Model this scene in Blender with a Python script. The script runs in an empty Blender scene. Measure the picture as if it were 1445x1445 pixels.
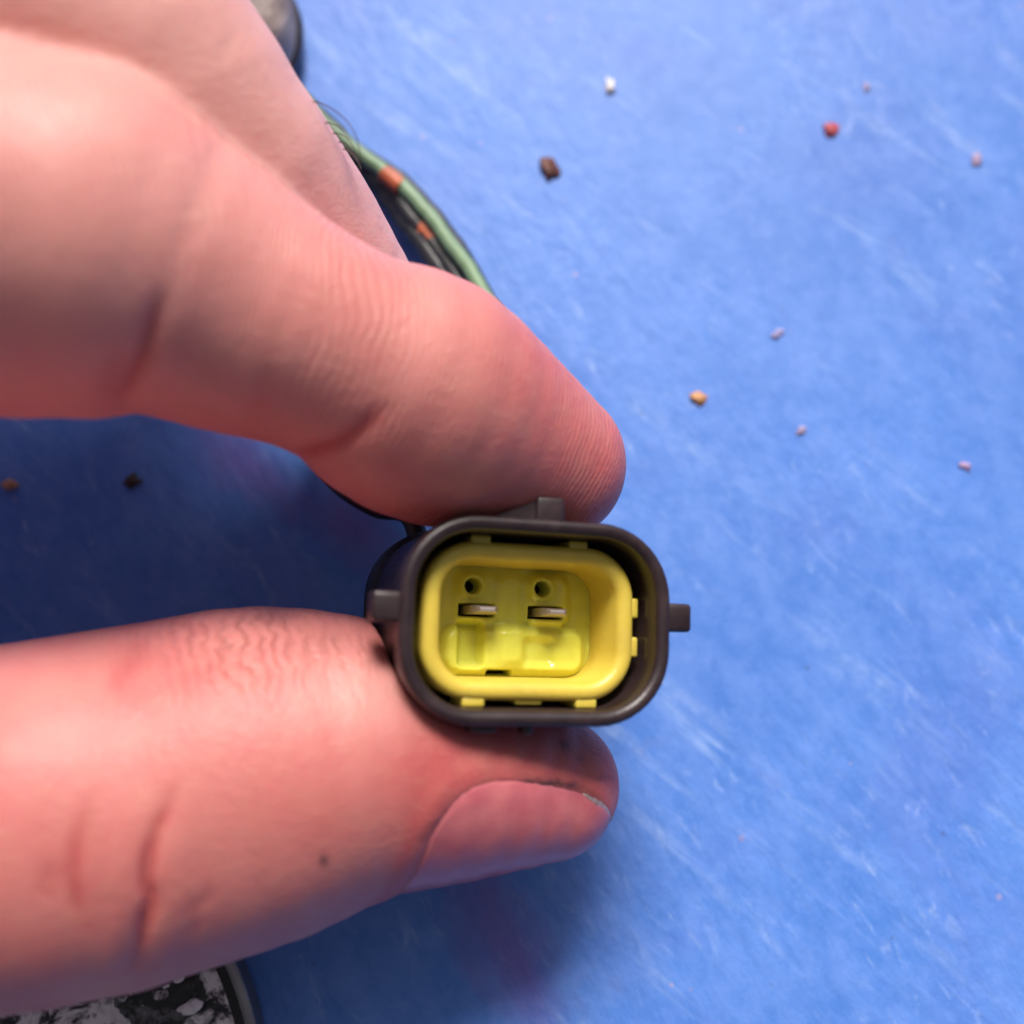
import bpy, bmesh, math, random
import numpy as np
from mathutils import Vector, Matrix, noise
random.seed(7); np.random.seed(7)
S = bpy.context.scene
COL = S.collection
MM = 0.001

# ------------------------------------------------------------------ camera
TILT = math.radians(12.0)
H = 122.0                       # camera height above the board, mm
LENS = 35.0
K0 = 1445 * 57.5 / 36.0; K = 1445 * LENS / 36.0; SC = K / K0          # photograph pixels per (mm / mm of depth)
cam_d = bpy.data.cameras.new('camera'); cam = bpy.data.objects.new('camera', cam_d); COL.objects.link(cam)
S.camera = cam
cam_d.lens = LENS; cam_d.sensor_width = 36; cam_d.clip_start = 0.005; cam_d.clip_end = 50
cam.location = (0, 0, H * MM); cam.rotation_euler = (TILT, 0, 0)
cam_d.dof.use_dof = True; cam_d.dof.focus_distance = 0.102; cam_d.dof.aperture_fstop = 11.0

# ------------------------------------------------------------------ light
SUN_EL, SUN_AZ = math.radians(45), math.radians(3)      # azimuth from +Y towards +X
w = bpy.data.worlds.new('World'); S.world = w; w.use_nodes = True
nt = w.node_tree; nt.nodes.clear()
sky = nt.nodes.new('ShaderNodeTexSky'); sky.sky_type = 'NISHITA'; sky.sun_disc = False
sky.sun_elevation = SUN_EL; sky.sun_rotation = SUN_AZ
sky.air_density = 0.6; sky.dust_density = 6.0; sky.ozone_density = 0.6
bg = nt.nodes.new('ShaderNodeBackground'); bg.inputs['Strength'].default_value = 0.06
wo = nt.nodes.new('ShaderNodeOutputWorld')
hs = nt.nodes.new('ShaderNodeHueSaturation'); hs.inputs['Saturation'].default_value = .35      # thin overcast
nt.links.new(sky.outputs[0], hs.inputs['Color']); nt.links.new(hs.outputs[0], bg.inputs[0]); nt.links.new(bg.outputs[0], wo.inputs[0])
sun_d = bpy.data.lights.new('sun', 'SUN'); sun = bpy.data.objects.new('sun', sun_d); COL.objects.link(sun)
sun_d.energy = 3.6; sun_d.angle = math.radians(20); sun_d.color = (1.0, 0.95, 0.88)
sdir = Vector((math.sin(SUN_AZ) * math.cos(SUN_EL), math.cos(SUN_AZ) * math.cos(SUN_EL), math.sin(SUN_EL)))
sun.rotation_euler = sdir.to_track_quat('Z', 'Y').to_euler()
S.view_settings.view_transform = 'Standard'; S.view_settings.look = 'None'
S.view_settings.exposure = 0.34; S.view_settings.gamma = 1.0
S.cycles.use_denoising = True
S.cycles.max_bounces = 10

# ------------------------------------------------------------------ helpers
ct, st = math.cos(TILT), math.sin(TILT)
R3 = np.array([[1, 0, 0], [0, -ct, st], [0, -st, -ct]])     # camera mm (x right, y down, z depth) -> world mm
def to_world(p): return np.asarray(p, float) @ R3.T + np.array([0, 0, H])
def pt(px, py, d):
    d = d * SC
    return np.array([(px - 722.5) * d / K, (py - 722.5) * d / K, d])
def on_board(px, py, h=0.0):                                # world mm at height h above the board
    r = R3 @ np.array([(px - 722.5) / K, (py - 722.5) / K, 1.0])
    return np.array([0, 0, H]) + r * ((h - H) / r[2])

def tag(o, label=None, cat=None, group=None, kind=None):
    if label: o['label'] = label
    if cat: o['category'] = cat
    if group: o['group'] = group
    if kind: o['kind'] = kind
    return o
def empty(name, loc=(0, 0, 0)):
    o = bpy.data.objects.new(name, None); COL.objects.link(o); o.location = loc; o.empty_display_size = 0.01
    return o
def mesh_obj(name, V, F, mat, parent=None, smooth=True, world=False):
    """V in mm"""
    me = bpy.data.meshes.new(name); me.from_pydata([tuple(v) for v in np.asarray(V, float) * MM], [], F)
    bm = bmesh.new(); bm.from_mesh(me); bmesh.ops.recalc_face_normals(bm, faces=bm.faces); bm.to_mesh(me); bm.free()
    if smooth: me.polygons.foreach_set('use_smooth', [True] * len(me.polygons))
    me.materials.append(mat)
    o = bpy.data.objects.new(name, me); COL.objects.link(o)
    if parent is not None:
        o.parent = parent
        if world: o.matrix_parent_inverse = PW[parent.name].inverted()
    return o
PW = {}

def spline(P, n=8):
    """Catmull-Rom through rows of P"""
    P = np.asarray(P, float); out = []
    Q = np.vstack([2 * P[0] - P[1], P, 2 * P[-1] - P[-2]])
    for i in range(1, len(Q) - 2):
        for t in np.linspace(0, 1, n, endpoint=False):
            a, b, c, d = Q[i - 1], Q[i], Q[i + 1], Q[i + 2]
            out.append(.5 * (2 * b + (c - a) * t + (2 * a - 5 * b + 4 * c - d) * t * t + (3 * b - a - 3 * c + d) * t ** 3))
    out.append(P[-1]); return np.array(out)
def tube(P, r, nseg=14, cap=True):
    P = np.asarray(P, float); n = len(P); r = np.broadcast_to(r, (n,))
    T = np.gradient(P, axis=0); T /= np.linalg.norm(T, axis=1)[:, None]
    up = np.array([0, 0, 1.]) if abs(T[0][2]) < .9 else np.array([1., 0, 0])
    V, F = [], []
    N = np.cross(T[0], up); N /= np.linalg.norm(N)
    for i in range(n):
        N = N - T[i] * N.dot(T[i]); N /= np.linalg.norm(N); B = np.cross(T[i], N)
        for k in range(nseg):
            a = 2 * math.pi * k / nseg
            V.append(P[i] + r[i] * (math.cos(a) * N + math.sin(a) * B))
    for i in range(n - 1):
        for k in range(nseg):
            k2 = (k + 1) % nseg
            F.append((i * nseg + k, i * nseg + k2, (i + 1) * nseg + k2, (i + 1) * nseg + k))
    if cap:
        F.append(tuple(range(nseg))[::-1]); F.append(tuple((n - 1) * nseg + k for k in range(nseg)))
    return V, F
def rrect(w, h, r, n=10):
    pts = []
    for cx, cy, a0 in ((w / 2 - r, h / 2 - r, 0), (-w / 2 + r, h / 2 - r, 90), (-w / 2 + r, -h / 2 + r, 180), (w / 2 - r, -h / 2 + r, 270)):
        for k in range(n + 1):
            a = math.radians(a0 + 90 * k / n); pts.append((cx + r * math.cos(a), cy + r * math.sin(a)))
    return pts
def loft(rings, cap0=True, cap1=True):
    """rings: list of (w,h,r,z)"""
    V, F = [], []; m = None
    for w_, h_, r_, z_ in rings:
        p = rrect(w_, h_, min(r_, w_ / 2 - .01, h_ / 2 - .01)); m = len(p); V += [(x, y, z_) for x, y in p]
    for i in range(len(rings) - 1):
        for k in range(m):
            k2 = (k + 1) % m; F.append((i * m + k, i * m + k2, (i + 1) * m + k2, (i + 1) * m + k))
    if cap0: F.append(tuple(range(m)))
    if cap1: F.append(tuple((len(rings) - 1) * m + k for k in range(m)))
    return V, F
def bevel_box(x0, x1, y0, y1, z0, z1, b=.25):
    V, F = [], []
    bm = bmesh.new(); bmesh.ops.create_cube(bm, size=1)
    for v in bm.verts:
        v.co = Vector(((x0 + x1) / 2 + v.co.x * (x1 - x0), (y0 + y1) / 2 + v.co.y * (y1 - y0), (z0 + z1) / 2 + v.co.z * (z1 - z0)))
    bmesh.ops.bevel(bm, geom=bm.edges[:], offset=b, segments=3, affect='EDGES', profile=.5)
    bm.verts.index_update()
    V = [tuple(v.co) for v in bm.verts]; F = [tuple(v.index for v in f.verts) for f in bm.faces]; bm.free()
    return V, F

# ------------------------------------------------------------------ materials
class Mat:
    def __init__(s, name):
        s.m = bpy.data.materials.new(name); s.m.use_nodes = True; s.t = s.m.node_tree
        s.b = s.t.nodes['Principled BSDF']; s.out = s.t.nodes['Material Output']
    def n(s, typ, **kw):
        x = s.t.nodes.new(typ)
        for k, v in kw.items():
            if k in x.inputs: s.put(x.inputs[k], v)
            else: setattr(x, k, v)
        return x
    def put(s, sock, v):
        if isinstance(v, bpy.types.NodeSocket): s.t.links.new(v, sock)
        else: sock.default_value = v
    def set(s, **kw):
        for k, v in kw.items(): s.put(s.b.inputs[k.replace('_', ' ')], v)
        return s
    def coords(s, scale=(1000, 1000, 1000), rot=(0, 0, 0), kind='Object'):
        tc = s.n('ShaderNodeTexCoord'); m0 = s.n('ShaderNodeMapping'); m0.inputs['Rotation'].default_value = rot
        mp = s.n('ShaderNodeMapping'); mp.inputs['Scale'].default_value = scale
        s.t.links.new(tc.outputs[kind], m0.inputs[0]); s.t.links.new(m0.outputs[0], mp.inputs[0]); return mp.outputs[0]
    def noise(s, vec, scale, detail=4, rough=.55, dist=0):
        x = s.n('ShaderNodeTexNoise'); s.put(x.inputs['Vector'], vec); x.inputs['Scale'].default_value = scale
        x.inputs['Detail'].default_value = detail; x.inputs['Roughness'].default_value = rough; x.inputs['Distortion'].default_value = dist
        return x.outputs['Fac']
    def ramp(s, fac, *stops):
        x = s.n('ShaderNodeValToRGB'); s.put(x.inputs[0], fac); e = x.color_ramp.elements
        while len(e) < len(stops): e.new(.5)
        for i, (p, c) in enumerate(stops): e[i].position = p; e[i].color = (*c, 1) if not isinstance(c, (int, float)) else (c, c, c, 1)
        return x.outputs[0]
    def mix(s, fac, a, b, mode='MIX'):
        x = s.n('ShaderNodeMix'); x.data_type = 'RGBA'; x.blend_type = mode
        s.put(x.inputs[0], fac); s.put(x.inputs[6], (*a, 1) if isinstance(a, tuple) else a); s.put(x.inputs[7], (*b, 1) if isinstance(b, tuple) else b)
        return x.outputs[2]
    def math(s, op, a, b=0.0, c=0.0):
        x = s.n('ShaderNodeMath'); x.operation = op; s.put(x.inputs[0], a); s.put(x.inputs[1], b); s.put(x.inputs[2], c); return x.outputs[0]
    def attr(s, name):
        x = s.n('ShaderNodeAttribute'); x.attribute_name = name; return x.outputs['Fac']
    def bump(s, h, dist, strength=1.0, prev=None):
        x = s.n('ShaderNodeBump'); s.put(x.inputs['Height'], h); x.inputs['Distance'].default_value = dist; s.put(x.inputs['Strength'], strength)
        if prev is not None: s.put(x.inputs['Normal'], prev)
        return x.outputs[0]

# blue gloss paint, brushed on
SHADE_TINTS = [(*on_board(345, 655)[:2], -32, 12, 5), (*on_board(490, 735)[:2], -40, 9, 5), (*on_board(705, 1320)[:2], -58, 15, 6)]
def mat_board():
    M = Mat('blue_gloss_paint')
    v = M.coords(); vs = M.coords((1000, 420, 1000), (0, 0, math.radians(-28)))
    vl = M.coords((1000, 110, 1000), (0, 0, math.radians(-50)))
    big = M.noise(v, .022, 3); mid = M.noise(vs, .16, 5, .6); fine = M.noise(vs, .50, 3, .55)
    col = M.mix(M.ramp(big, (.35, 0), (.65, 1)), (.060, .176, .57), (.082, .215, .65))
    col = M.mix(M.math('MULTIPLY', M.ramp(mid, (.45, 0), (.72, 1)), .40), col, (.17, .31, .76))
    # pale rubbed streaks and scratches
    scr = M.noise(vl, .20, 4, .7, .6)
    wear = M.math('MULTIPLY', M.ramp(scr, (.56, 0), (.72, 1)), M.ramp(M.noise(v, .07, 5, .75), (.44, 0), (.66, 1)))
    col = M.mix(M.math('MULTIPLY', wear, .62), col, (.42, .56, .86))
    v2 = M.coords((1000, 380, 1000), (0, 0, math.radians(-32))); fl = M.noise(v2, .50, 6, .72, .5)
    flk = M.math('MULTIPLY', M.ramp(fl, (.57, 0), (.70, 1)), M.ramp(M.noise(v, .028, 3), (.42, 0), (.60, 1)))
    col = M.mix(M.math('MULTIPLY', flk, .38), col, (.48, .60, .86))
    mo = M.noise(v, .30, 6, .72)
    col = M.mix(M.math('MULTIPLY', M.ramp(mo, (.42, 0), (.66, 1)), .30), col, (.21, .34, .80))
    col = M.mix(M.math('MULTIPLY', M.ramp(M.noise(vs, .42, 6, .75), (.58, 0), (.72, 1)), .28), col, (.05, .11, .40))
    vio = M.ramp(M.noise(v, .030, 5, .6, .6), (.50, 0), (.66, 1))
    col = M.mix(M.math('MULTIPLY', vio, .18), col, (.13, .150, .54))
    # magenta tint of the hand's shadow, painted into the board colour
    for cx, cy, a, lx, ly in SHADE_TINTS:
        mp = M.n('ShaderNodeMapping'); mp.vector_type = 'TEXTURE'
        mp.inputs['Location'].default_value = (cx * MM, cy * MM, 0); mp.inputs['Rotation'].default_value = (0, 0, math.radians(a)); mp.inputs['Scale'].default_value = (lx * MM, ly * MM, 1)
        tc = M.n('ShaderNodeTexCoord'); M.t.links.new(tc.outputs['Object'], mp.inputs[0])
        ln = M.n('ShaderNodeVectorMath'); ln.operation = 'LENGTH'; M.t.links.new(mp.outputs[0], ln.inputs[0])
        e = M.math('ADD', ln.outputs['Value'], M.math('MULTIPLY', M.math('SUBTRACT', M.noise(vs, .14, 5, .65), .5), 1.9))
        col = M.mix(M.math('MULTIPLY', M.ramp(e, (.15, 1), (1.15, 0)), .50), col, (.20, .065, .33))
    # dull grey-brown smudges
    sm = M.ramp(M.noise(v, .09, 5, .7), (.62, 0), (.74, 1))
    col = M.mix(M.math('MULTIPLY', sm, .22), col, (.22, .22, .38))
    # dust specks
    vo = M.n('ShaderNodeTexVoronoi'); M.put(vo.inputs['Vector'], v); vo.inputs['Scale'].default_value = .16; vo.inputs['Randomness'].default_value = 1
    sp = M.math('LESS_THAN', vo.outputs['Distance'], M.math('MULTIPLY', M.noise(v, .05, 2), .10))
    col = M.mix(M.math('MULTIPLY', sp, .30), col, M.mix(M.ramp(M.noise(v, .11, 0), (.45, 0), (.55, 1)), (.62, .38, .40), (.06, .05, .09)))
    M.set(Base_Color=col, Roughness=M.math('ADD', .42, M.math('MULTIPLY', mid, .20)), Specular_IOR_Level=.36)
    b = M.bump(mid, .0009, M.math('ADD', .10, M.math('MULTIPLY', M.ramp(big, (.40, 0), (.60, 1)), .5))); b = M.bump(fine, .00020, M.math('ADD', .10, M.ramp(M.noise(v, .028, 3), (.42, 0), (.60, .9))), b)
    b = M.bump(M.noise(v, 2.5, 2), .00004, .6, b)
    M.set(Normal=b); return M.m

def mat_skin():
    M = Mat('skin')
    v = M.coords()
    n1 = M.noise(v, .10, 3, .6); n2 = M.noise(v, .45, 4, .6)
    red = M.math('ADD', M.attr('redness'), M.math('MULTIPLY', M.math('SUBTRACT', n1, .5), .55))
    col = M.mix(M.ramp(red, (.0, 0), (1, 1)), (.79, .388, .346), (.53, .115, .113))
    col = M.mix(M.math('MULTIPLY', M.ramp(n2, (.45, 0), (.75, 1)), .25), col, (.60, .29, .21))
    gr = M.math('MULTIPLY', M.attr('grime'), M.ramp(M.noise(v, 1.1, 5, .7), (.2, .6), (.6, 1)))
    col = M.mix(M.math('MINIMUM', gr, 1.0), col, (.085, .040, .045))
    # friction ridges and flexion wrinkles
    s = M.attr('axial')
    wob = M.math('MULTIPLY', M.math('SUBTRACT', M.noise(v, .12, 2, .5), .5), 2.4)
    ph = M.math('ADD', s, wob)
    ridge = M.math('SINE', M.math('MULTIPLY', ph, 2 * math.pi / .56))
    wob2 = M.math('MULTIPLY', M.math('SUBTRACT', M.noise(v, .30, 3, .6), .5), 3.4)
    wr = M.math('SINE', M.math('MULTIPLY', M.math('ADD', s, wob2), 2 * math.pi / 1.35))
    wr = M.math('POWER', M.math('MAXIMUM', M.math('ADD', M.math('MULTIPLY', wr, .5), .5), 0), .45)
    rm = M.math('MULTIPLY', M.attr('ridge_mask'), M.ramp(M.noise(v, .16, 2), (.3, .25), (.65, 1)))
    wm = M.math('MULTIPLY', M.attr('wrinkle_mask'), M.ramp(M.noise(v, .35, 2), (.3, .3), (.6, 1)))
    vo = M.n('ShaderNodeTexVoronoi'); M.put(vo.inputs['Vector'], v); vo.inputs['Scale'].default_value = 1.3; vo.feature = 'DISTANCE_TO_EDGE'
    b = M.bump(M.ramp(vo.outputs['Distance'], (0, 0), (.18, 1)), .00004, .5)
    b = M.bump(M.noise(v, .9, 5, .65), .00015, .6, b)
    b = M.bump(ridge, .000032, rm, b); b = M.bump(wr, .00030, wm, b)
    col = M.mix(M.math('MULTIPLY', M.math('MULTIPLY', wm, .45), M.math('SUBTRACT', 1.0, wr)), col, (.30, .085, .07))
    M.set(Base_Color=col, Roughness=.46, Specular_IOR_Level=.38, Subsurface_Weight=.55, Subsurface_Radius=(1.0, .28, .15), Subsurface_Scale=.0021, Normal=b)
    # wrinkle valleys are tinted a darker red
    return M.m

def mat_nail(edge=False):
    M = Mat('nail_free_edge' if edge else 'nail_plate'); v = M.coords()
    n = M.noise(v, .35, 4)
    col = M.mix(M.ramp(n, (.3, 0), (.7, 1)), (.60, .175, .19), (.50, .115, .145)) if not edge else M.mix(M.ramp(M.noise(v, 1.2, 4), (.4, 0), (.7, 1)), (.40, .29, .30), (.24, .15, .16))
    M.set(Base_Color=col, Roughness=.27, Specular_IOR_Level=.5, Subsurface_Weight=.3, Subsurface_Radius=(1, .4, .3), Subsurface_Scale=.001,
          Normal=M.bump(M.noise(v, .6, 3), .00006, .6))
    return M.m

def mat_plastic(name, a, b, rough=.5, dust=None, sss=0):
    M = Mat(name); v = M.coords()
    col = M.mix(M.ramp(M.noise(v, .35, 5, .65), (.35, 0), (.7, 1)), a, b)
    if dust: col = M.mix(M.math('MULTIPLY', M.ramp(M.noise(v, .22, 4, .7), (.5, 0), (.75, 1)), dust[1]), col, dust[0])
    M.set(Base_Color=col, Roughness=M.math('ADD', rough - .1, M.math('MULTIPLY', M.noise(v, .5, 3), .2)),
          Normal=M.bump(M.noise(v, 3.0, 3), .00005, .5))
    if sss: M.set(Subsurface_Weight=sss, Subsurface_Radius=(1, .8, .15), Subsurface_Scale=.0012)
    return M.m

BLACK = mat_plastic('black_nylon', (.018, .010, .013), (.036, .020, .024), .38, ((.10, .058, .06), .30))
RUBBER = mat_plastic('black_rubber', (.010, .009, .011), (.022, .020, .022), .55)
YELLOW = mat_plastic('yellow_nylon', (.71, .53, .075), (.67, .50, .08), .36, ((.45, .30, .05), .3), .35)
YFLOOR = mat_plastic('yellow_nylon_gloss', (.68, .66, .09), (.74, .73, .12), .12, None, .5)
GREENW = mat_plastic('green_wire_insulation', (.14, .23, .13), (.19, .29, .17), .45)
BLACKW = mat_plastic('black_wire_insulation', (.012, .012, .018), (.03, .028, .034), .42)
ORANGE = mat_plastic('orange_marking', (.50, .12, .045), (.34, .075, .035), .5)
HAIRM = mat_plastic('hair', (.045, .02, .02), (.07, .035, .03), .4)
def mat_tin():
    M = Mat('tinned_brass'); v = M.coords()
    M.set(Base_Color=M.mix(M.noise(v, .8, 4), (.60, .52, .50), (.45, .38, .38)), Metallic=.75, Roughness=.45, Normal=M.bump(M.noise(v, 2, 3), .00004, .5)); return M.m
TIN = mat_tin()

# ------------------------------------------------------------------ the board
def build_board():
    bm = bmesh.new(); bmesh.ops.create_grid(bm, x_segments=60, y_segments=60, size=.5)
    for v in bm.verts:
        v.co.z = .0006 * (noise.noise(v.co * 9) ) * min(1, 8 * max(0, v.co.length - .02))
    me = bpy.data.meshes.new('work_surface'); bm.to_mesh(me); bm.free()
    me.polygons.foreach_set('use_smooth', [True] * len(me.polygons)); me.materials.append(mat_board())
    o = bpy.data.objects.new('work_surface', me); COL.objects.link(o); o['kind'] = 'structure'
    o.location.z = -.0003
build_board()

# ------------------------------------------------------------------ connector
CON_F = pt(764, 877, 147)                        # centre of the front rim
bk = np.array([-.31, .12, 1.0]); bk /= np.linalg.norm(bk)
ro = math.radians(1.8)
xa = np.array([math.cos(ro), math.sin(ro), 0]); xa -= bk * xa.dot(bk); xa /= np.linalg.norm(xa)
ya = np.cross(bk, xa)
CL = np.stack([xa, ya, bk], 1)                   # local -> camera
def con_local(P): return (np.asarray(P) - CON_F) @ CL
con = empty('electrical_connector')
cw = R3 @ CL; o_ = to_world(CON_F)
con.matrix_world = Matrix([[*cw[0], o_[0] * MM], [*cw[1], o_[1] * MM], [*cw[2], o_[2] * MM], [0, 0, 0, 1]])
tag(con, 'two-pin electrical connector with black oval shell and bright yellow insert, pinched between finger and thumb', 'connector')
W, HH, RR = 25.1, 18.0, 6.7                      # shell
HS = []
for z, g in ((17, -.8), (16.2, 0), (12, 0), (3.4, 0), (3.0, .0), (2.6, .35), (.7, .35), (.25, .22), (.03, 0), (0, -.25)):
    HS.append((W + 2 * g, HH + 2 * g, RR + g, z))
for z, g in ((.02, -.5), (.2, -.9), (.6, -1.05), (11.5, -1.35)):
    HS.append((W + 2 * g, HH + 2 * g, RR + g, z))
housing = mesh_obj('housing', *loft(HS), BLACK, con)
GLOSSB = mat_plastic('black_nylon_inner', (.020, .012, .013), (.030, .019, .019), .20)       # the moulded inside kept its gloss
housing.data.materials.append(GLOSSB)
for f in housing.data.polygons:
    if f.center.z > .0007 and f.center.z < .0113 and abs(f.center.x) < (W / 2 - .6) * MM and abs(f.center.y) < (HH / 2 - .6) * MM: f.material_index = 1
def part(name, VF, mat, parent): return mesh_obj(name, *VF, mat, parent)
part('tab', bevel_box(W / 2 - .3, W / 2 + 2.7, -2.2, .5, .5, 3.6, .4), BLACK, housing)
part('tab', bevel_box(-W / 2 - 2.7, -W / 2 + .3, -2.2, .5, .5, 3.6, .4), BLACK, housing)
part('tab', bevel_box(-.6, 2.2, -HH / 2 - 2.5, -HH / 2 + .3, .5, 3.4, .4), BLACK, housing)
# sloping gusset that leads up to the top tab
gv = [(-5.2, -9.0, .9), (-.55, -11.0, .9), (-.55, -9.0, .9), (-5.2, -9.0, 2.0), (-.55, -11.0, 2.0), (-.55, -9.0, 2.0)]
g = mesh_obj('gusset', gv, [(0, 1, 2), (3, 5, 4), (0, 3, 4, 1), (1, 4, 5, 2), (2, 5, 3, 0)], BLACK, housing, smooth=False)
part('nub', bevel_box(-6.0, -3.6, HH / 2 - .1, HH / 2 + .95, .9, 3.0, .3), BLACK, housing)
part('nub', bevel_box(-1.1, -.2, HH / 2 - .1, HH / 2 + 1.1, .9, 3.0, .25), BLACK, housing)
# rear wire seal with two lips
rs = []
for z, g in ((15.8, -1.2), (16.4, -.2), (17, .5), (17.6, .55), (18.1, .1), (18.5, -.35), (19, .1), (19.6, .5), (20.2, .3), (20.7, -.6), (21, -2.5)):
    rs.append((W + 2 * g, HH + 2 * g, RR + g, z))
part('rear_seal', loft(rs), RUBBER, con)

# yellow insert
IW, IH, IR, IZ = 20.7, 14.5, 4.9, 2.7
IS = []
for z, g in ((11.2, 0), (IZ + 1.0, 0), (IZ + .45, -.08), (IZ + .12, -.32), (IZ, -.72), (IZ + .02, -1.1), (IZ + .2, -1.5), (IZ + .7, -1.78), (IZ + 7.2, -1.95), (11.2, -1.97)):
    IS.append((IW + 2 * g, IH + 2 * g, IR + g, z))
ins = mesh_obj('insert', *loft(IS, False, False), YELLOW, con)
for x in (-6.0, 3.6):
    part('nub', bevel_box(x, x + 1.9, -IH / 2 - .55, -IH / 2 + .3, IZ + .25, IZ + 5, .22), YELLOW, ins)
for x in (-6.3, 4.6):
    part('nub', bevel_box(x, x + 2.1, IH / 2 - .3, IH / 2 + .6, IZ + .25, IZ + 5, .22), YELLOW, ins)
part('nub', bevel_box(-1.2, 1.4, IH / 2 - .3, IH / 2 + .35, IZ + .6, IZ + 5, .2), YELLOW, ins)
for y in (-2.6, 1.1):
    part('nub', bevel_box(IW / 2 - .3, IW / 2 + .5, y, y + 1.9, IZ + .35, IZ + 5, .22), YELLOW, ins)

# moulded floor of the insert as a relief
def smooth(a, b, x): t = np.clip((x - a) / (b - a), 0, 1); return t * t * (3 - 2 * t)
def build_floor():
    fw, fh, FZ = IW - 3.9, IH - 3.9, IZ + 6.8
    st_ = .1; xs = np.arange(-fw / 2 - .05, fw / 2 + .06, st_); ys = np.arange(-fh / 2 - .05, fh / 2 + .06, st_)
    X, Y = np.meshgrid(xs, ys)
    def box(cx, cy, hx, hy, r, soft):
        qx = np.abs(X - cx) - hx + r; qy = np.abs(Y - cy) - hy + r
        d = np.hypot(np.maximum(qx, 0), np.maximum(qy, 0)) + np.minimum(np.maximum(qx, qy), 0) - r
        return 1 - smooth(-soft, soft, d)
    Z = np.zeros_like(X)                                                     # + = towards the mouth
    Z += 1.0 * box(.3, 2.75, 7.2, 2.2, 1.5, .6)                             # raised lower block
    Z += .9 * box(3.6, -2.3, 2.2, 2.4, 1.1, .6) + .35 * box(-3.4, -2.3, 2.3, 2.4, 1.1, .6)
    Z -= 1.5 * box(-4.2, 2.2, 1.15, 2.1, .4, .4) + .5 * box(2.7, 2.8, 1.5, 1.2, .5, .5)
    Z += .5 * box(-.2, -.3, 1.2, 4.5, .8, .7)
    for sx in (-3.5, 3.5):
        Z += .30 * (np.exp(-((np.hypot(X - sx + .6, Y + 3.4) - 1.05) / .25) ** 2))
        Z += .35 * np.exp(-((Y - .0) / .35) ** 2) * (1 - smooth(1.5, 1.9, np.abs(X - sx))) * (np.abs(Y) < 2)
    Z += .10 * np.vectorize(lambda a, b: noise.noise(Vector((a * .8, b * .8, 3))))(X, Y)
    cut = np.zeros_like(X)
    for sx in (-3.5, 3.5):
        cut = np.maximum(cut, 1 - smooth(.62, .80, np.hypot(X - sx + .6, Y + 3.4)))
        cut = np.maximum(cut, box(sx - .1, -1.05, 1.75, .60, .1, .1))
    cut = np.maximum(cut, box(-1.2, 4.95, 1.2, .25, .1, .1))
    Zf = Z * (1 - cut) - 1.6 * cut
    V = np.stack([X, Y, FZ - Zf], -1).reshape(-1, 3); ny, nx = X.shape
    c = cut.reshape(-1); F = []
    for j in range(ny - 1):
        for i in range(nx - 1):
            q = (j * nx + i, j * nx + i + 1, (j + 1) * nx + i + 1, (j + 1) * nx + i)
            if min(c[k] for k in q) > .985: continue
            F.append(q)
    mesh_obj('insert_floor', V, F, YFLOOR, ins)
build_floor()
part('cavity_back', loft([(18, 12.5, 4, 11.6), (18, 12.5, 4, 12.0)]), RUBBER, housing)
for sx in (-3.5, 3.5):                          # blade pins
    rings = []
    cy = -1.05
    V, F = [], []
    prof = ((11.5, 1.3, .40), (6.6, 1.3, .40), (5.8, 1.0, .30), (5.4, .7, .18))
    for z, a, b in prof: V += [(sx - a, cy - b, z), (sx + a, cy - b, z), (sx + a, cy + b, z), (sx - a, cy + b, z)]
    for i in range(len(prof) - 1):
        for k in range(4): F.append((i * 4 + k, i * 4 + (k + 1) % 4, i * 4 + 4 + (k + 1) % 4, i * 4 + 4 + k))
    F += [(0, 1, 2, 3), (12, 13, 14, 15)]
    p = mesh_obj('pin', V, F, TIN, con, smooth=False)
    bv = p.modifiers.new('bevel', 'BEVEL'); bv.width = .00008; bv.segments = 2

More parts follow.
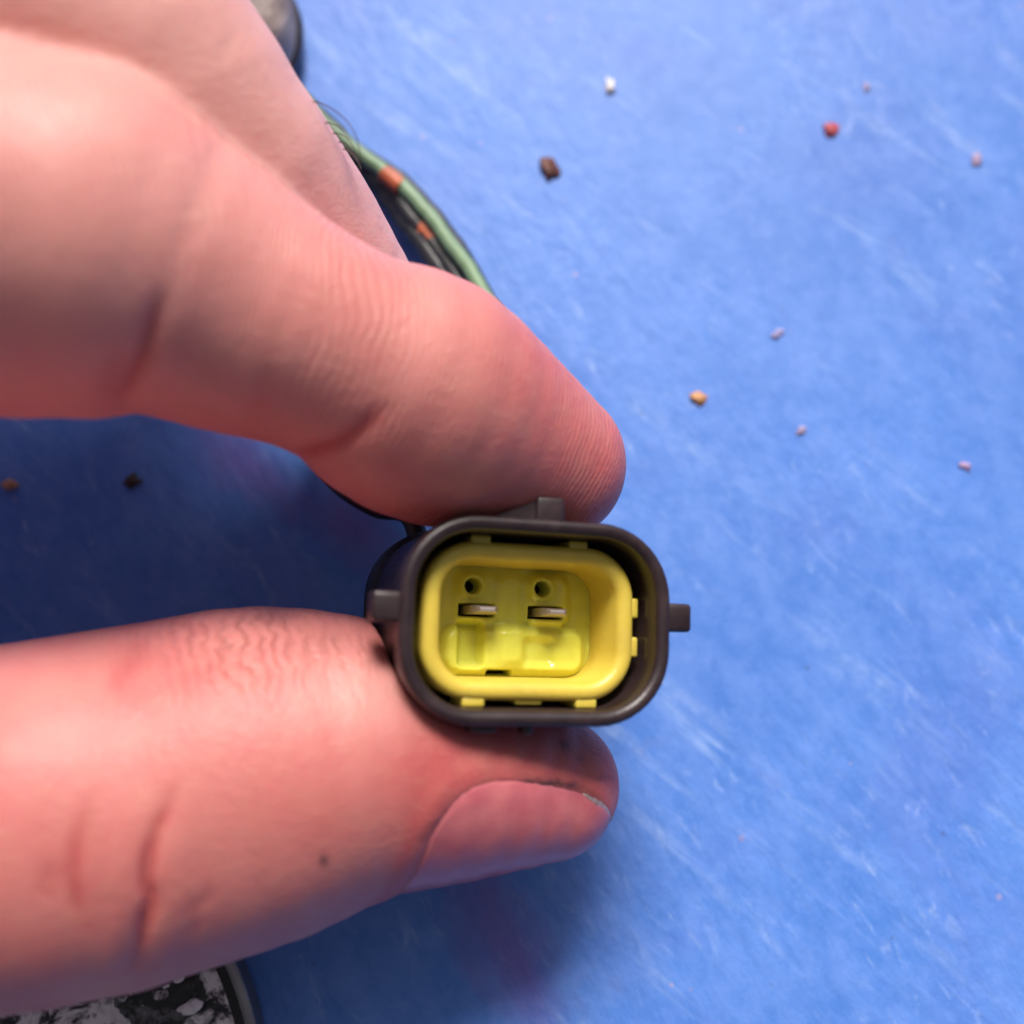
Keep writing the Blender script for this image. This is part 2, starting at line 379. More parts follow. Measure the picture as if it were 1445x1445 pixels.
# ------------------------------------------------------------------ the hand
def build_hand():
    def C(lst): return [(*pt(x, y, d), r * d / K0) for x, y, r, d in lst]
    index = [(-72, -22, 122, 12.5)] + C([(20, 335, 255, 134), (190, 370, 210, 137.5), (312, 425, 181, 142), (440, 482, 156, 145.5),
                                         (520, 522, 158, 149), (592, 560, 174, 154), (690, 612, 143, 160.5), (772, 655, 112, 165)])
    middle = [(-78, -42, 122, 12)] + C([(80, 40, 200, 142), (266, 211, 184, 152), (368, 330, 165, 163), (440, 425, 148, 172), (512, 515, 118, 181)])
    ring = [(-84, -60, 134, 11), (-46, -68, 150, 10), (-34, -67, 168, 9), (-30, -70, 186, 7.8)]
    pinky = [(-92, -76, 150, 9.8), (-62, -88, 164, 8.8), (-52, -87, 178, 7.8), (-48, -89, 190, 6.8)]
    thumb = [(-64, 29, 112, 14)] + C([(-90, 1180, 250, 142), (80, 1150, 250, 149), (225, 1120, 244, 154), (365, 1088, 231, 157), (500, 1070, 193, 159),
                                      (640, 1088, 146, 162), (772, 1110, 101, 166)])
    for ch in (index, middle, ring, pinky, thumb):
        for i, c in enumerate(ch):
            if i == 0 or ch in (ring, pinky): ch[i] = (c[0], c[1], c[2] * SC, c[3])
    chains = [index, middle, ring, pinky, thumb]
    palm = [[(-72, -22, 108, 12.5), (-150, -22, 118, 16)], [(-78, -42, 122, 12), (-150, -26, 126, 17)], [(-84, -60, 134, 11.5), (-152, -32, 134, 17)],
            [(-92, -76, 150, 10.5), (-154, -38, 142, 15)], [(-64, 29, 112, 14), (-108, 14, 112, 17), (-150, -16, 118, 16)], [(-100, -50, 134, 12), (-130, -30, 128, 17)],
            [(-150, -20, 120, 18), (-240, -6, 120, 23)], [(-152, -34, 138, 17), (-240, -18, 140, 23)], [(-95, -18, 114, 12), (-130, -12, 118, 17)], [(-88, -6, 112, 10), (-80, 14, 112, 10)]]
    palm = [[(x, y, z * SC, r) for x, y, z, r in c] for c in palm]
    lo = np.array([-236., -108, 38]); vs = .5; dims = np.array([int(254 / vs), int(172 / vs), int(96 / vs)])
    ax = [lo[i] + vs * np.arange(dims[i]) for i in range(3)]
    def field(chain_list, k):
        G = np.full(dims, 25.0, np.float32)
        for ch in chain_list:
            P = spline(ch, 3) if len(ch) > 2 else np.array(ch, float)
            L = np.full(dims, 25.0, np.float32) if False else None
            mn = (P[:, :3] - P[:, 3:] - 10).min(0); mx = (P[:, :3] + P[:, 3:] + 10).max(0)
            a = np.clip(((mn - lo) / vs).astype(int), 0, dims - 1); b = np.clip(((mx - lo) / vs).astype(int) + 1, 1, dims)
            loc = np.full(b - a, 25.0, np.float32)
            for p, q in zip(P[:-1], P[1:]):
                m0 = np.minimum(p[:3] - p[3], q[:3] - q[3]) - 9; m1 = np.maximum(p[:3] + p[3], q[:3] + q[3]) + 9
                c = np.clip(((m0 - lo) / vs).astype(int), a, b - 1); d = np.clip(((m1 - lo) / vs).astype(int) + 1, c + 1, b)
                x = ax[0][c[0]:d[0], None, None] - p[0]; y = ax[1][None, c[1]:d[1], None] - p[1]; z = ax[2][None, None, c[2]:d[2]] - p[2]
                x, y, z = (t.astype(np.float32) for t in (x, y, z))
                ba = q[:3] - p[:3]; bb = float(ba @ ba) + 1e-9
                h = np.clip((x * ba[0] + y * ba[1] + z * ba[2]) / bb, 0, 1)
                dd = np.sqrt((x - h * ba[0]) ** 2 + (y - h * ba[1]) ** 2 + (z - h * ba[2]) ** 2) - (p[3] + h * (q[3] - p[3]))
                s = tuple(slice(c[i] - a[i], d[i] - a[i]) for i in range(3))
                loc[s] = np.minimum(loc[s], dd)
            sl = tuple(slice(a[i], b[i]) for i in range(3)); g = G[sl]
            hh = np.clip(.5 + .5 * (g - loc) / k, 0, 1)
            G[sl] = g * (1 - hh) + loc * hh - k * hh * (1 - hh)
        return G
    Fg = field(chains, .9); Pg = field(palm, 9.0)
    k = 6.0; hh = np.clip(.5 + .5 * (Pg - Fg) / k, 0, 1); G = Pg * (1 - hh) + Fg * hh - k * hh * (1 - hh)
    G[0] = np.maximum(G[0], 1); G[:, 0] = 5; G[:, -1] = 5; G[:, :, 0] = 5; G[:, :, -1] = 5
    import openvdb
    grid = openvdb.FloatGrid(25.0); grid.copyFromArray(G)
    res = grid.convertToQuads(isovalue=0.0)
    V, Q = np.array(res[0], float), np.array(res[1], int)
    V = V * vs + lo
    def normals(V):
        fn = np.cross(V[Q[:, 2]] - V[Q[:, 0]], V[Q[:, 3]] - V[Q[:, 1]])
        N = np.zeros_like(V)
        for j in range(4): np.add.at(N, Q[:, j], fn)
        return N / (np.linalg.norm(N, axis=1)[:, None] + 1e-12)
    # relax marching steps
    E = np.vstack([Q[:, [0, 1]], Q[:, [1, 2]], Q[:, [2, 3]], Q[:, [3, 0]]])
    def relax(V, n, lam=.5, mask=None):
        for _ in range(n):
            A = np.zeros_like(V); c = np.zeros(len(V))
            np.add.at(A, E[:, 0], V[E[:, 1]]); np.add.at(c, E[:, 0], 1); np.add.at(A, E[:, 1], V[E[:, 0]]); np.add.at(c, E[:, 1], 1)
            D = (A / c[:, None] - V) * lam
            if mask is not None: D *= mask[:, None]
            V = V + D
        return V
    V = relax(V, 3)
    N = normals(V)
    if np.mean(np.einsum('ij,ij->i', N[:: 50], (V - V.mean(0))[:: 50])) < 0: Q = Q[:, ::-1]; N = -N
    # chain coordinates
    def chain_coord(ch):
        P = spline(ch, 24); s = np.concatenate([[0], np.cumsum(np.linalg.norm(np.diff(P[:, :3], axis=0), axis=1))])
        bi = np.zeros(len(V), int); bd = np.full(len(V), 1e9)
        for i0 in range(0, len(V), 20000):
            D = np.linalg.norm(V[i0:i0 + 20000, None, :].astype(np.float32) - P[None, :, :3].astype(np.float32), axis=2) - P[None, :, 3].astype(np.float32)
            bi[i0:i0 + 20000] = D.argmin(1); bd[i0:i0 + 20000] = D.min(1)
        T = np.gradient(P[:, :3], axis=0); T /= np.linalg.norm(T, axis=1)[:, None]
        ext = np.einsum('ij,ij->i', V - P[bi, :3], T[bi])
        return s[bi] + ext, bd, s[-1], P
    si, di, Li, _ = chain_coord(index); sm_, dm, Lm, _ = chain_coord(middle); stt, dt, Lt, _ = chain_coord(thumb)
    ds = np.stack([di, dm, dt]); own = ds.argmin(0); near = ds.min(0) < 2.5
    isI, isM, isT = (own == 0) & near, (own == 1) & near, (own == 2) & near
    def proj(V): return np.stack([V[:, 0] * K / V[:, 2] + 722.5, V[:, 1] * K / V[:, 2] + 722.5], 1)
    UV = proj(V); face = np.clip(-N[:, 2] * 1.6 + .35, 0, 1)
    ppm = K / V[:, 2]
    def dist_poly(pl):
        pl = spline(pl, 6); best = np.full(len(V), 1e9)
        for a, b in zip(pl[:-1], pl[1:]):
            ab = b - a; t = np.clip(((UV - a) @ ab) / (ab @ ab + 1e-9), 0, 1)
            best = np.minimum(best, np.linalg.norm(UV - a - t[:, None] * ab, axis=1))
        return best / ppm
    def along_poly(pl):
        pl = spline(pl, 6); best = np.full(len(V), 1e9); par = np.zeros(len(V)); n = len(pl) - 1
        for i, (a, b) in enumerate(zip(pl[:-1], pl[1:])):
            ab = b - a; t = np.clip(((UV - a) @ ab) / (ab @ ab + 1e-9), 0, 1)
            d_ = np.linalg.norm(UV - a - t[:, None] * ab, axis=1); c = d_ < best; best[c] = d_[c]; par[c] = ((i + t) / n)[c]
        return best / ppm, par
    red = np.zeros(len(V)); grime = np.zeros(len(V)); disp = np.zeros(len(V))
    creases = [(isI, [(238, 392), (216, 455), (195, 520), (160, 585)], .55, .62),
               (isI, [(560, 548), (515, 600), (470, 630), (405, 648)], .55, .7), (isI, [(180, 470), (165, 520), (140, 575)], .25, 1.2),
               (isI, [(400, 500), (370, 560), (345, 610)], .15, 1.0),
               (isT, [(262, 1085), (240, 1130), (215, 1190), (207, 1240), (212, 1270), (203, 1310), (192, 1360)], .70, .50),
               (isT, [(148, 1085), (112, 1180), (105, 1250), (118, 1310)], .30, .7), (isT, [(70, 1200), (65, 1280)], .15, .8),
               (isT, [(305, 1245), (285, 1275), (262, 1290)], .14, .5), (isT, [(285, 1285), (270, 1325)], .12, .5),
               (isT, [(215, 885), (185, 925), (150, 990)], .2, .8), (isM, [(340, 40), (310, 85)], .12, .5), (isM, [(230, 160), (250, 180)], .2, 1.5)]
    for m, pl, dep, wd in creases:
        d_, par = along_poly(np.array(pl, float))
        env = smooth(0, .45, par) * (1 - .7 * smooth(.75, 1.0, par))
        g = np.exp(-(d_ / wd) ** 2) * m * face * env
        disp -= .75 * dep * g; red += .75 * g * min(1, dep * 1.2)
    # soft swelling beside the deep creases
    for (m, pl, dep, wd), amt in ((creases[0], .10), (creases[4], .20)):
        d_, par = along_poly(np.array(pl, float)); disp += amt * np.exp(-((d_ - 2.0) / 1.2) ** 2) * m * face * smooth(0, .6, par)
    nz = np.array([noise.noise(Vector(p * .11)) for p in V[:: 1]]) if len(V) < 400000 else np.zeros(len(V))
    disp += .22 * nz * (isI | isM | isT)
    # redness of blood-filled tips and undersides of joints
    red += .26 * smooth(Li - 26, Li - 4, si) * isI + .25 * smooth(Li - 45, Li - 20, si) * isI
    red += .95 * smooth(Lt - 20, Lt - 2, stt) * isT + .42 * isT + .06 * isI
    red -= .55 * isM  # middle finger paled: its brighter light is put into the skin colour
    pale = np.exp(-(np.linalg.norm((UV - [520, 980]) / [75, 60], axis=1)) ** 2) * isT; red -= .5 * pale
    # dirt: pad edge of the thumb, round the nail, a small brown mole
    def blob(cx, cy, rx, ry, p=2): return np.exp(-(np.abs((UV[:, 0] - cx) / rx) ** p + np.abs((UV[:, 1] - cy) / ry) ** p))
    grime += .55 * blob(385, 866, 45, 20) * isT + .35 * blob(470, 900, 70, 25) * isT + .95 * blob(457, 1213, 6.5, 8.5, 3) * isT
    grime += .30 * blob(830, 1060, 40, 45) * isT + .22 * blob(720, 1045, 120, 30) * isT + .25 * blob(560, 960, 40, 60) * isT
    grime += .7 * blob(798, 1052, 7, 7) * isT + .5 * blob(820, 1070, 6, 4) * isT + .45 * blob(846, 1098, 16, 4) * isT
    grime += .95 * np.exp(-(dist_poly(np.array([(690, 1114), (730, 1108), (770, 1105), (812, 1109)], float)) / .24) ** 4) * isT * face
    grime += .45 * np.exp(-(dist_poly(np.array([(598, 1180), (640, 1140), (690, 1114), (770, 1105), (830, 1120), (858, 1160)], float)) / .55) ** 2) * isT * face
    grime += .25 * blob(600, 735, 120, 22) * isI
    V = V + N * disp[:, None]
    # press the pads against the shell
    def press(V, off):
        L = con_local(V); z = L[:, 2]
        inx = smooth(W / 2 + 1.2, W / 2 - 2.5, np.abs(L[:, 0])) if False else None
        dx = np.maximum(np.abs(L[:, 0]) - (W / 2 - RR), 0)
        hy = np.where(dx < RR, HH / 2 - RR + np.sqrt(np.maximum(RR ** 2 - dx ** 2, 0)), 0) + off
        ok = (z > -2) & (z < 21.5) & (dx < RR) & (np.abs(L[:, 1]) < hy)
        sg = np.where(L[:, 1] < 0, -1, 1)
        # the rim and lips stand a little prouder
        L[ok, 1] = (sg * hy)[ok]
        return CON_F + L @ CL.T, ok
    V, hit = press(V, .12)
    soft = hit.astype(float)
    for _ in range(8):
        A = soft.copy(); np.maximum.at(A, E[:, 0], soft[E[:, 1]] * .9); np.maximum.at(A, E[:, 1], soft[E[:, 0]] * .9); soft = A
    V = relax(V, 6, .5, soft); V, hit = press(V, .08)
    # nail bed: thumb skin sinks under the plate, folds rise round it
    T0 = pt(640, 1088, 162); T1 = pt(772, 1110, 166); r0, r1 = 146 * 162 / K0, 101 * 166 / K0
    tx = (T1 - T0) / np.linalg.norm(T1 - T0)
    ec = np.array([0, 0, -1.]); ec -= tx * ec.dot(tx); ec /= np.linalg.norm(ec)      # towards the camera
    ed = np.cross(tx, ec);
    if ed[1] < 0: ed = -ed                                                             # image-down
    LT = np.linalg.norm(T1 - T0)
    from mathutils.bvhtree import BVHTree
    near_t = isT & (stt > Lt - 40); fsel = Q[near_t[Q].all(1)]
    bvh = BVHTree.FromPolygons([tuple(v) for v in V], [tuple(int(k) for k in f) for f in fsel])
    def surf(s, a, off=0.0):
        """s: mm from T0 along the thumb (past LT it runs over the round tip)"""
        rad = ec * math.cos(a) + ed * math.sin(a)
        if s <= LT: o, d = T0 + tx * s, rad
        else:
            ph = (s - LT) / r1; o, d = T1, tx * math.sin(ph) + rad * math.cos(ph)
        hit = bvh.ray_cast(Vector(o + d * 3), Vector(d), 30)
        r = (np.array(hit[0]) - o) @ d if hit[0] is not None else r1
        return o + d * (r + off)
    S0, S1, A0, A1 = -4.0, LT + r1 * math.radians(56), math.radians(-17), math.radians(116)
    def nail_pos(u, v, off):
        s = S0 + (S1 - S0) * (u + 1) / 2; a = (A0 + A1) / 2 + (A1 - A0) / 2 * v
        return surf(s, a, off)
    # per-vertex nail coordinates
    rel = V - T0; ss = rel @ tx; over = ss > LT
    rel1 = V - T1; sph = np.arctan2(rel1 @ tx, np.hypot(rel1 @ ec, rel1 @ ed)); ss = np.where(over, LT + r1 * sph, ss)
    aa = np.arctan2(rel @ ed, rel @ ec)
    u = (ss - (S0 + S1) / 2) / ((S1 - S0) / 2); vv = (aa - (A0 + A1) / 2) / ((A1 - A0) / 2)
    ne = (np.abs(u) ** 3.2 + np.abs(vv) ** 3.2) ** (1 / 3.2)
    tt = isT & (ss > S0 - 6)
    N = normals(V)
    nd = np.where(ne < 1, -.40 * smooth(1.0, .90, ne) , 0) * tt
    fold = .16 * np.exp(-((ne - 1.10) / .09) ** 2) * (1 - smooth(.55, .95, u)) * tt
    V = V + N * (nd + fold)[:, None]
    red += .4 * np.exp(-((ne - 1.08) / .1) ** 2) * tt
    # attributes
    curve = np.abs(np.where(isI, UV[:, 1] - 600, 0)) / 60.0
    axial = np.where(isI, si + .004 * (UV[:, 1] - 640) ** 2 / ppm * .12, np.where(isT, stt - .25 * (UV[:, 1] - 900) / ppm * .6, sm_))
    ridge = (isI * smooth(Li - 62, Li - 40, si) + .35 * isT * smooth(Lt - 55, Lt - 35, stt)) * np.clip(1 - .0 * curve, 0, 1)
    ridge *= np.where(isT, (UV[:, 1] < 1010), 1)
    wrm = isT * blob(330, 900, 130, 70) + .12 * isI * blob(480, 560, 60, 60) + .3 * isT * blob(500, 930, 90, 60)
    Vw = to_world(V)
    me = bpy.data.meshes.new('hand'); me.vertices.add(len(V)); me.vertices.foreach_set('co', (Vw * MM).astype(np.float32).ravel())
    me.loops.add(Q.size); me.polygons.add(len(Q))
    fn = np.cross(V[Q[:, 2]] - V[Q[:, 0]], V[Q[:, 3]] - V[Q[:, 1]])
    me.loops.foreach_set('vertex_index', Q.ravel().astype(np.int32))
    me.polygons.foreach_set('loop_start', np.arange(0, Q.size, 4, dtype=np.int32))
    me.polygons.foreach_set('use_smooth', np.ones(len(Q), bool))
    me.update(calc_edges=True); me.validate()
    for nm, arr in (('redness', np.clip(red + .28, 0, 1.3)), ('grime', np.clip(grime, 0, 1)), ('axial', axial), ('ridge_mask', np.clip(ridge, 0, 1)), ('wrinkle_mask', np.clip(wrm, 0, 1))):
        at = me.attributes.new(nm, 'FLOAT', 'POINT'); at.data.foreach_set('value', arr.astype(np.float32))
    bm = bmesh.new(); bm.from_mesh(me); bmesh.ops.recalc_face_normals(bm, faces=bm.faces); bm.to_mesh(me); bm.free()
    me.materials.append(mat_skin())
    hand = bpy.data.objects.new('hand', me); COL.objects.link(hand)
    tag(hand, 'bare left hand reaching in from the left, index finger and grimy thumb pinching the connector', 'hand')
    # thumb nail plate, with a separate whitish free edge
    def nail(name, u0, u1, mat, parent, off, nu=36, nv=40):
        Vn, Fn = [], []
        for i in range(nu + 1):
            uu = u0 + (u1 - u0) * i / nu
            vm = (1 - min(abs(uu), .9999) ** 3.2) ** (1 / 3.2)
            for j in range(nv + 1):
                q = -1 + 2 * j / nv
                o = off - .16 * smooth(.88, 1.0, abs(q)) - .10 * (1 - smooth(-1, -.8, uu))
                Vn.append(to_world(nail_pos(uu, vm * q, o)))
        n_ = len(Vn)
        for i in range(nu + 1):
            uu = u0 + (u1 - u0) * i / nu; vm = (1 - min(abs(uu), .9999) ** 3.2) ** (1 / 3.2)
            for j in range(nv + 1): Vn.append(to_world(nail_pos(uu, vm * (-1 + 2 * j / nv), off - .62)))
        a = lambda i, j: i * (nv + 1) + j
        for i in range(nu):
            for j in range(nv):
                Fn.append((a(i, j), a(i + 1, j), a(i + 1, j + 1), a(i, j + 1)))
                Fn.append(tuple(n_ + k for k in (a(i, j), a(i, j + 1), a(i + 1, j + 1), a(i + 1, j))))
        bd = [a(i, 0) for i in range(nu + 1)] + [a(nu, j) for j in range(1, nv + 1)] + [a(i, nv) for i in range(nu - 1, -1, -1)] + [a(0, j) for j in range(nv - 1, 0, -1)]
        for p, q in zip(bd, bd[1:] + bd[:1]): Fn.append((p, q, n_ + q, n_ + p))
        return mesh_obj(name, Vn, Fn, mat, parent)
    nl = nail('nail', -.999, .90, mat_nail(), hand, .12)
    nl['label'] = 'dark pink thumb nail with dirt along its edge'
    Ve, Fe = [], []; n1, n2 = 40, 6
    for lay in (0, 1):
        for i in range(n1 + 1):
            th = math.radians(-74 + 120 * i / n1); wv = math.sin(math.pi * i / n1) ** .5
            for j in range(n2 + 1):
                ro_ = 1.0 - (.012 + .085 * wv) * (1 - j / n2)
                uu = ro_ * abs(math.cos(th)) ** (2 / 3.2); q = ro_ * math.copysign(abs(math.sin(th)) ** (2 / 3.2), math.sin(th))
                Ve.append(to_world(nail_pos(uu, q, .14 - .12 * smooth(.86, 1.0, ro_) - .35 * lay)))
    b_ = lambda l, i, j: l * (n1 + 1) * (n2 + 1) + i * (n2 + 1) + j
    for i in range(n1):
        for j in range(n2):
            Fe.append((b_(0, i, j), b_(0, i + 1, j), b_(0, i + 1, j + 1), b_(0, i, j + 1))); Fe.append((b_(1, i, j), b_(1, i, j + 1), b_(1, i + 1, j + 1), b_(1, i + 1, j)))
    bd = [(i, 0) for i in range(n1 + 1)] + [(n1, j) for j in range(1, n2 + 1)] + [(i, n2) for i in range(n1 - 1, -1, -1)] + [(0, j) for j in range(n2 - 1, 0, -1)]
    for p, q in zip(bd, bd[1:] + bd[:1]): Fe.append((b_(0, *p), b_(0, *q), b_(1, *q), b_(1, *p)))
    mesh_obj('nail_edge', Ve, Fe, mat_nail(True), nl)
    # hairs on the back of the middle finger
    for pts in ([(430, 140, 152), (462, 150, 149), (490, 172, 147), (505, 200, 147), (508, 233, 148)],
                [(470, 188, 153), (486, 192, 151), (497, 206, 150), (503, 226, 150)],
                [(478, 200, 154), (488, 204, 152), (494, 214, 151), (490, 212, 151)],
                [(484, 210, 154), (498, 216, 152), (506, 229, 151), (500, 222, 151)],
                [(455, 172, 152), (478, 178, 150), (494, 196, 149)],
                [(492, 214, 154), (503, 224, 153), (510, 240, 152)]):
        P = spline([pt(*p) for p in pts], 8)
        Vh, Fh = tube([to_world(p) for p in P], np.linspace(.07, .035, len(P)), 5)
        mesh_obj('hair', Vh, Fh, HAIRM, hand)
build_hand()

# ------------------------------------------------------------------ wiring behind the fingers
def build_wires():
    root = empty('wiring_loom', tuple(on_board(640, 340, 0) * MM))
    tag(root, 'thin green and black wires with orange bands curving along the blue board behind the fingers', 'wiring')
    bpy.context.view_layer.update(); PW['wiring_loom'] = root.matrix_world.copy()
    tail = to_world(CON_F + CL @ np.array([0, 0, 20.5]))
    def wire(name, pix, r, mat, off=(0, 0, 0), lead=True):
        P = ([tail + np.array(off), tail + (on_board(*pix[0]) - tail) * .3 + np.array([0, 0, -6])] if lead else []) + [on_board(*p) for p in pix]
        P = spline(P, 12)
        return mesh_obj(name, *tube(P + np.stack([np.convolve(np.pad(np.random.randn(len(P)) * .5, 8, mode='edge'), np.ones(17) / 17, 'valid')] * 3, 1) * [1, 1, 0], r, 14), mat, root, world=True), P
    gp = [(735, 560, 16), (716, 490, 12), (688, 425, 9), (640, 348, 6), (598, 296, 4.4), (555, 255, 3.6), (499, 212, 3), (450, 167, 2.6), (395, 105, 2.4), (330, 40, 3), (300, 0, 4)]
    o, P = wire('wire', gp, .98, GREENW, (2, 2, 0))
    o['label'] = 'green wire'
    o2, P2 = wire('wire', [(762, 570, 16), (730, 490, 10), (688, 420, 6), (648, 350, 3.2), (600, 290, 1.6), (558, 250, 1.3), (488, 203, 1.2), (422, 142, 1.2), (330, 50, 2)], 1.1, BLACKW, (4, 0, 0))
    o3, P3 = wire('wire', [(715, 570, 14), (690, 500, 9), (662, 425, 6), (620, 355, 3.6), (582, 305, 2.5), (541, 258, 2), (492, 205, 1.6), (420, 135, 1.5), (330, 50, 2)], 1.4, BLACKW, (-2, 2, 0))
    o4, P4 = wire('wire', [(700, 575, 14), (672, 500, 8), (643, 423, 5), (602, 352, 3), (567, 303, 1.6), (528, 252, 1.5), (470, 190, 1.5), (400, 125, 1.5), (320, 50, 2)], 1.4, BLACKW, (-4, 0, 0))
    for x in (o2, o3, o4): x['label'] = 'black wire'
    def band(P, px, py, ln, r, parent):
        q = on_board(px, py, 3); i = int(np.argmin(np.linalg.norm(P[:, :2] - q[:2], axis=1)))
        k0 = k1 = i; 
        while np.linalg.norm(P[k0] - P[k1]) < ln: k0 -= 1; k1 += 1
        seg = spline(P[k0:k1 + 1], 5)
        t = np.linspace(-1, 1, len(seg)); rr = r - .12 * np.abs(t) ** 6
        b = mesh_obj('tape_band', *tube(seg, rr, 16), ORANGE, root, world=True)
    band(P, 556, 256, 2.8, 1.14, o)
    band(P3, 598, 335, 2.6, 1.46, o3)
    # loose black lead that bows out below the finger pad
    root2 = empty('black_lead', tuple(on_board(470, 700, 0) * MM))
    tag(root2, 'black wire bowing out below the index finger pad towards the connector back', 'wire')
    bpy.context.view_layer.update(); PW['black_lead'] = root2.matrix_world.copy()
    Pl = [tail + np.array([-6, 2, 1]), to_world(pt(582, 735, 178)), to_world(pt(530, 716, 178)), to_world(pt(482, 686, 178)), to_world(pt(447, 645, 180)), to_world(pt(430, 610, 184)), to_world(pt(430, 540, 196)), to_world(pt(520, 460, 205))]
    mesh_obj('insulation', *tube(spline(Pl, 10), 1.1, 14), BLACKW, root2, world=True)
build_wires()

# ------------------------------------------------------------------ metal pieces at the edges of the picture
def mat_lid():
    M = Mat('mottled_metal'); v = M.coords()
    n = M.noise(v, .30, 6, .68, .5)
    dark = M.ramp(n, (.47, 0), (.57, 1))
    col = M.mix(dark, (.93, .81, .86), (.025, .022, .028))
    col = M.mix(M.math('MULTIPLY', M.ramp(M.noise(v, .9, 4), (.5, 0), (.7, 1)), .4), col, (.25, .22, .24))
    M.set(Base_Color=col, Metallic=.1, Roughness=M.math('ADD', .28, M.math('MULTIPLY', n, .25)), Normal=M.bump(n, .0006, .6)); return M.m
def mat_steel(name='bare_rim_steel', c=(.55, .52, .54)):
    M = Mat(name); v = M.coords()
    M.set(Base_Color=M.mix(M.noise(v, .4, 4), c, tuple(x * .6 for x in c)), Metallic=.85, Roughness=.38, Normal=M.bump(M.noise(v, 1.2, 3), .0002, .5)); return M.m
def mat_cast():
    M = Mat('weathered_cast_metal'); v = M.coords((1000, 500, 1000), (0, 0, .6))
    n = M.noise(v, .16, 5, .65, .5)
    col = M.mix(M.ramp(n, (.35, 0), (.65, 1)), (.22, .165, .155), (.52, .42, .39))
    col = M.mix(M.math('MULTIPLY', M.ramp(M.noise(v, .5, 4), (.52, 0), (.68, 1)), .55), col, (.10, .085, .085))
    M.set(Base_Color=col, Metallic=.0, Roughness=.6, Normal=M.bump(n, .0012, .7)); return M.m
def lathe(prof, n=96, cap=True):
    V, F = [], []
    for r, z in prof:
        for k in range(n):
            a = 2 * math.pi * k / n; V.append((r * math.cos(a), r * math.sin(a), z))
    for i in range(len(prof) - 1):
        for k in range(n): F.append((i * n + k, i * n + (k + 1) % n, (i + 1) * n + (k + 1) % n, (i + 1) * n + k))
    if cap: F.append(tuple(range(n))); F.append(tuple((len(prof) - 1) * n + k for k in range(n)))
    return V, F
def build_lid():
    c = on_board(-118, 1610, 7)
    root = empty('metal_lid', (c[0] * MM, c[1] * MM, 0))
    tag(root, 'round black and silver mottled metal lid with a raised rim under the thumb base', 'metal lid')
    RL = 35.3
    mesh_obj('lid_body', *lathe([(RL - 2, 0), (RL, .6), (RL, 6.2), (RL - .4, 6.7), (RL - 1.2, 6.6), (RL - 2.0, 6.5), (RL - 5, 6.4), (12, 6.5), (1, 6.5)]), mat_lid(), root)
    mesh_obj('rim', *lathe([(RL - 1.0, 6.75), (RL - .8, 7.1), (RL - .4, 7.0), (RL + .12, 6.4), (RL + .15, 5.6), (RL + .15, .8)], cap=False), mat_steel('rim_steel', (.34, .31, .33)), root)
    root.scale = (1, 1, .55)
    mesh_obj('groove_ring', *lathe([(RL - 2.2, 6.3), (RL - 1.9, 6.8), (RL - 1.3, 7.0), (RL - .95, 6.9)], cap=False), RUBBER, root)  # black ring added to stand for the dark groove inside the rim
    # greasy lump with bright studs
    p = on_board(205, 1405, 7) - np.array([c[0], c[1], 0])
    grease = mat_plastic('black_grease', (.012, .011, .013), (.03, .027, .03), .4, ((.5, .43, .46), .85))
    bm = bmesh.new(); bmesh.ops.create_icosphere(bm, subdivisions=5, radius=1)
    for v in bm.verts:
        f = 1 + .22 * noise.noise(v.co * 2.2 + Vector((3, 1, 0))) + .12 * noise.noise(v.co * 6)
        v.co = Vector((v.co.x * 5.2 * f, v.co.y * 4.6 * f, max(v.co.z, -.2) * 2.6 * f))
    V = [tuple(Vector(v.co) + Vector((p[0], p[1], 6.2))) for v in bm.verts]; bm.verts.index_update(); F = [tuple(v.index for v in f.verts) for f in bm.faces]; bm.free()
    hub = mesh_obj('grease_lump', V, F, grease, root)
    stud = mat_lid()
    for px, py, r in ((196, 1397, .42), (234, 1396, .42), (206, 1420, .55), (168, 1415, .35), (250, 1438, .8), (222, 1378, .25), (150, 1425, .3), (180, 1432, .3), (214, 1408, .25)):
        q = on_board(px, py, 9) - np.array([c[0], c[1], 0])
        bm = bmesh.new(); bmesh.ops.create_icosphere(bm, subdivisions=3, radius=1)
        V = []
        for v in bm.verts:
            f = 1 + .45 * noise.noise(v.co * 1.1 + Vector((px * .37, py * .21, 0)))
            V.append((q[0] + (v.co.x * 1.5 + v.co.y * .5) * r * f, q[1] + v.co.y * r * f, 8.5 + v.co.z * r * .8))
        bm.verts.index_update(); F = [tuple(v.index for v in f.verts) for f in bm.faces]; bm.free()
        mesh_obj('stud', V, F, stud, hub)
build_lid()
def build_cast():
    c = on_board(284, 28, 6)
    root = empty('cast_metal_plug', (c[0] * MM, c[1] * MM, 0))
    tag(root, 'weathered grey-brown metal plug lying on the board beyond the middle finger', 'metal plug')
    V, F = lathe([(10.0, 0), (11.6, .8), (12.2, 3), (12.2, 7.5), (11.6, 9.2), (10.2, 10.2), (7, 10.5), (3, 10.3), (.5, 10.3)])
    V = [tuple(Vector(v) * (1 + .035 * noise.noise(Vector(v) * .22))) for v in V]
    body = mesh_obj('plug_body', V, F, mat_cast(), root)
    mesh_obj('collar', *lathe([(11.8, 1.2), (12.75, 1.5), (12.9, 2.4), (12.75, 3.2), (11.9, 3.5)], cap=False), mat_steel('dark_collar', (.10, .09, .11)), root)
build_cast()

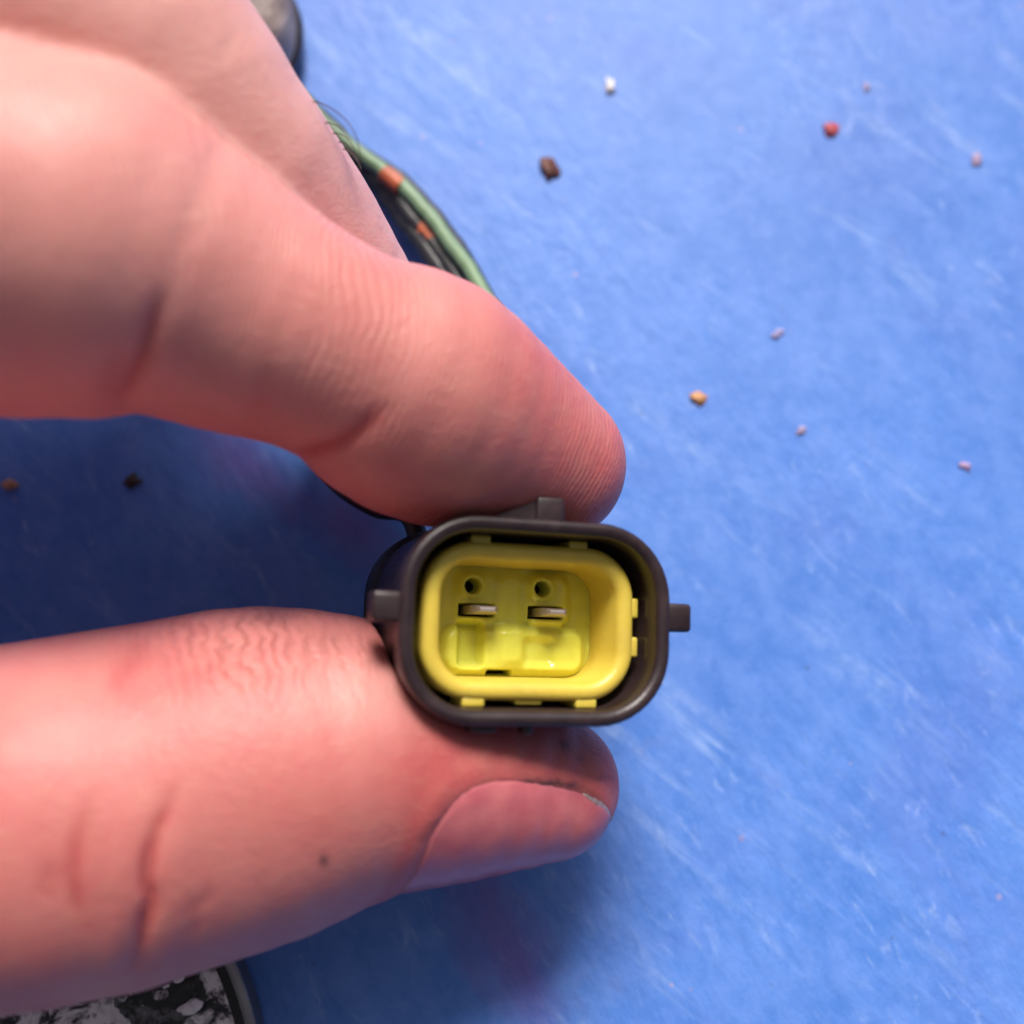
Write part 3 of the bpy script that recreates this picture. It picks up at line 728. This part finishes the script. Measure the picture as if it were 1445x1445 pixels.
# ------------------------------------------------------------------ crumbs
def crumb(px, py, sx, sy, sz, c, label, rot=0, seed=0):
    p = on_board(px, py)
    bm = bmesh.new(); bmesh.ops.create_icosphere(bm, subdivisions=3, radius=1)
    R = Matrix.Rotation(rot, 3, 'Z'); V = []
    for v in bm.verts:
        f = 1 + .95 * noise.noise(v.co * 1.25 + Vector((seed * 3.1, 0, 0))) + .30 * noise.noise(v.co * 4 + Vector((seed, 5, 0)))
        V.append(tuple(R @ Vector((v.co.x * sx * f, v.co.y * sy * f, max(v.co.z * f, -.55) * sz * .42))))
    bm.verts.index_update(); F = [tuple(v.index for v in f.verts) for f in bm.faces]; bm.free()
    z0 = min(v[2] for v in V)
    o = mesh_obj('crumb', V, F, mat_plastic('crumb_' + str(seed), c, tuple(x * .6 for x in c), .6), None)
    o.location = (p[0] * MM, p[1] * MM, (-z0 - .15) * MM)
    tag(o, label, 'crumb', 'crumbs scattered on the blue board')
crumb(777, 236, 1.05, 1.5, .9, (.13, .035, .025), 'dark brown crumb, largest on the blue board, near the wires', .2, 1)
crumb(1173, 182, .85, .9, .6, (.48, .07, .09), 'red crumb alone on the upper right of the board', 0, 2)
crumb(861, 121, .6, 1.05, .6, (.85, .80, .85), 'white upright fleck at the top of the board', .1, 3)
crumb(987, 562, .95, .75, .6, (.62, .30, .12), 'orange crumb on the board right of the fingertip', 0, 4)
crumb(1098, 470, .75, .42, .35, (.38, .34, .62), 'pale lilac fleck between the red and orange crumbs', .6, 5)
crumb(1132, 607, .62, .42, .35, (.46, .36, .56), 'pale pink fleck to the lower right of the orange crumb', .3, 6)
crumb(1362, 657, .66, .45, .35, (.44, .29, .52), 'rosy fleck near the right edge of the board, mid height', -.3, 7)
crumb(1378, 225, .55, .95, .4, (.40, .29, .48), 'dull pink fleck at the upper right edge of the board', -.2, 8)
crumb(188, 678, .9, .75, .6, (.05, .03, .03), 'black crumb in the shade between finger and thumb', 0, 9)
crumb(14, 683, .85, .6, .5, (.55, .26, .17), 'tan crumb at the left edge between finger and thumb', 0, 10)
crumb(1224, 122, .4, .7, .3, (.40, .33, .55), 'tiny mauve fleck above the red crumb', 0, 11)
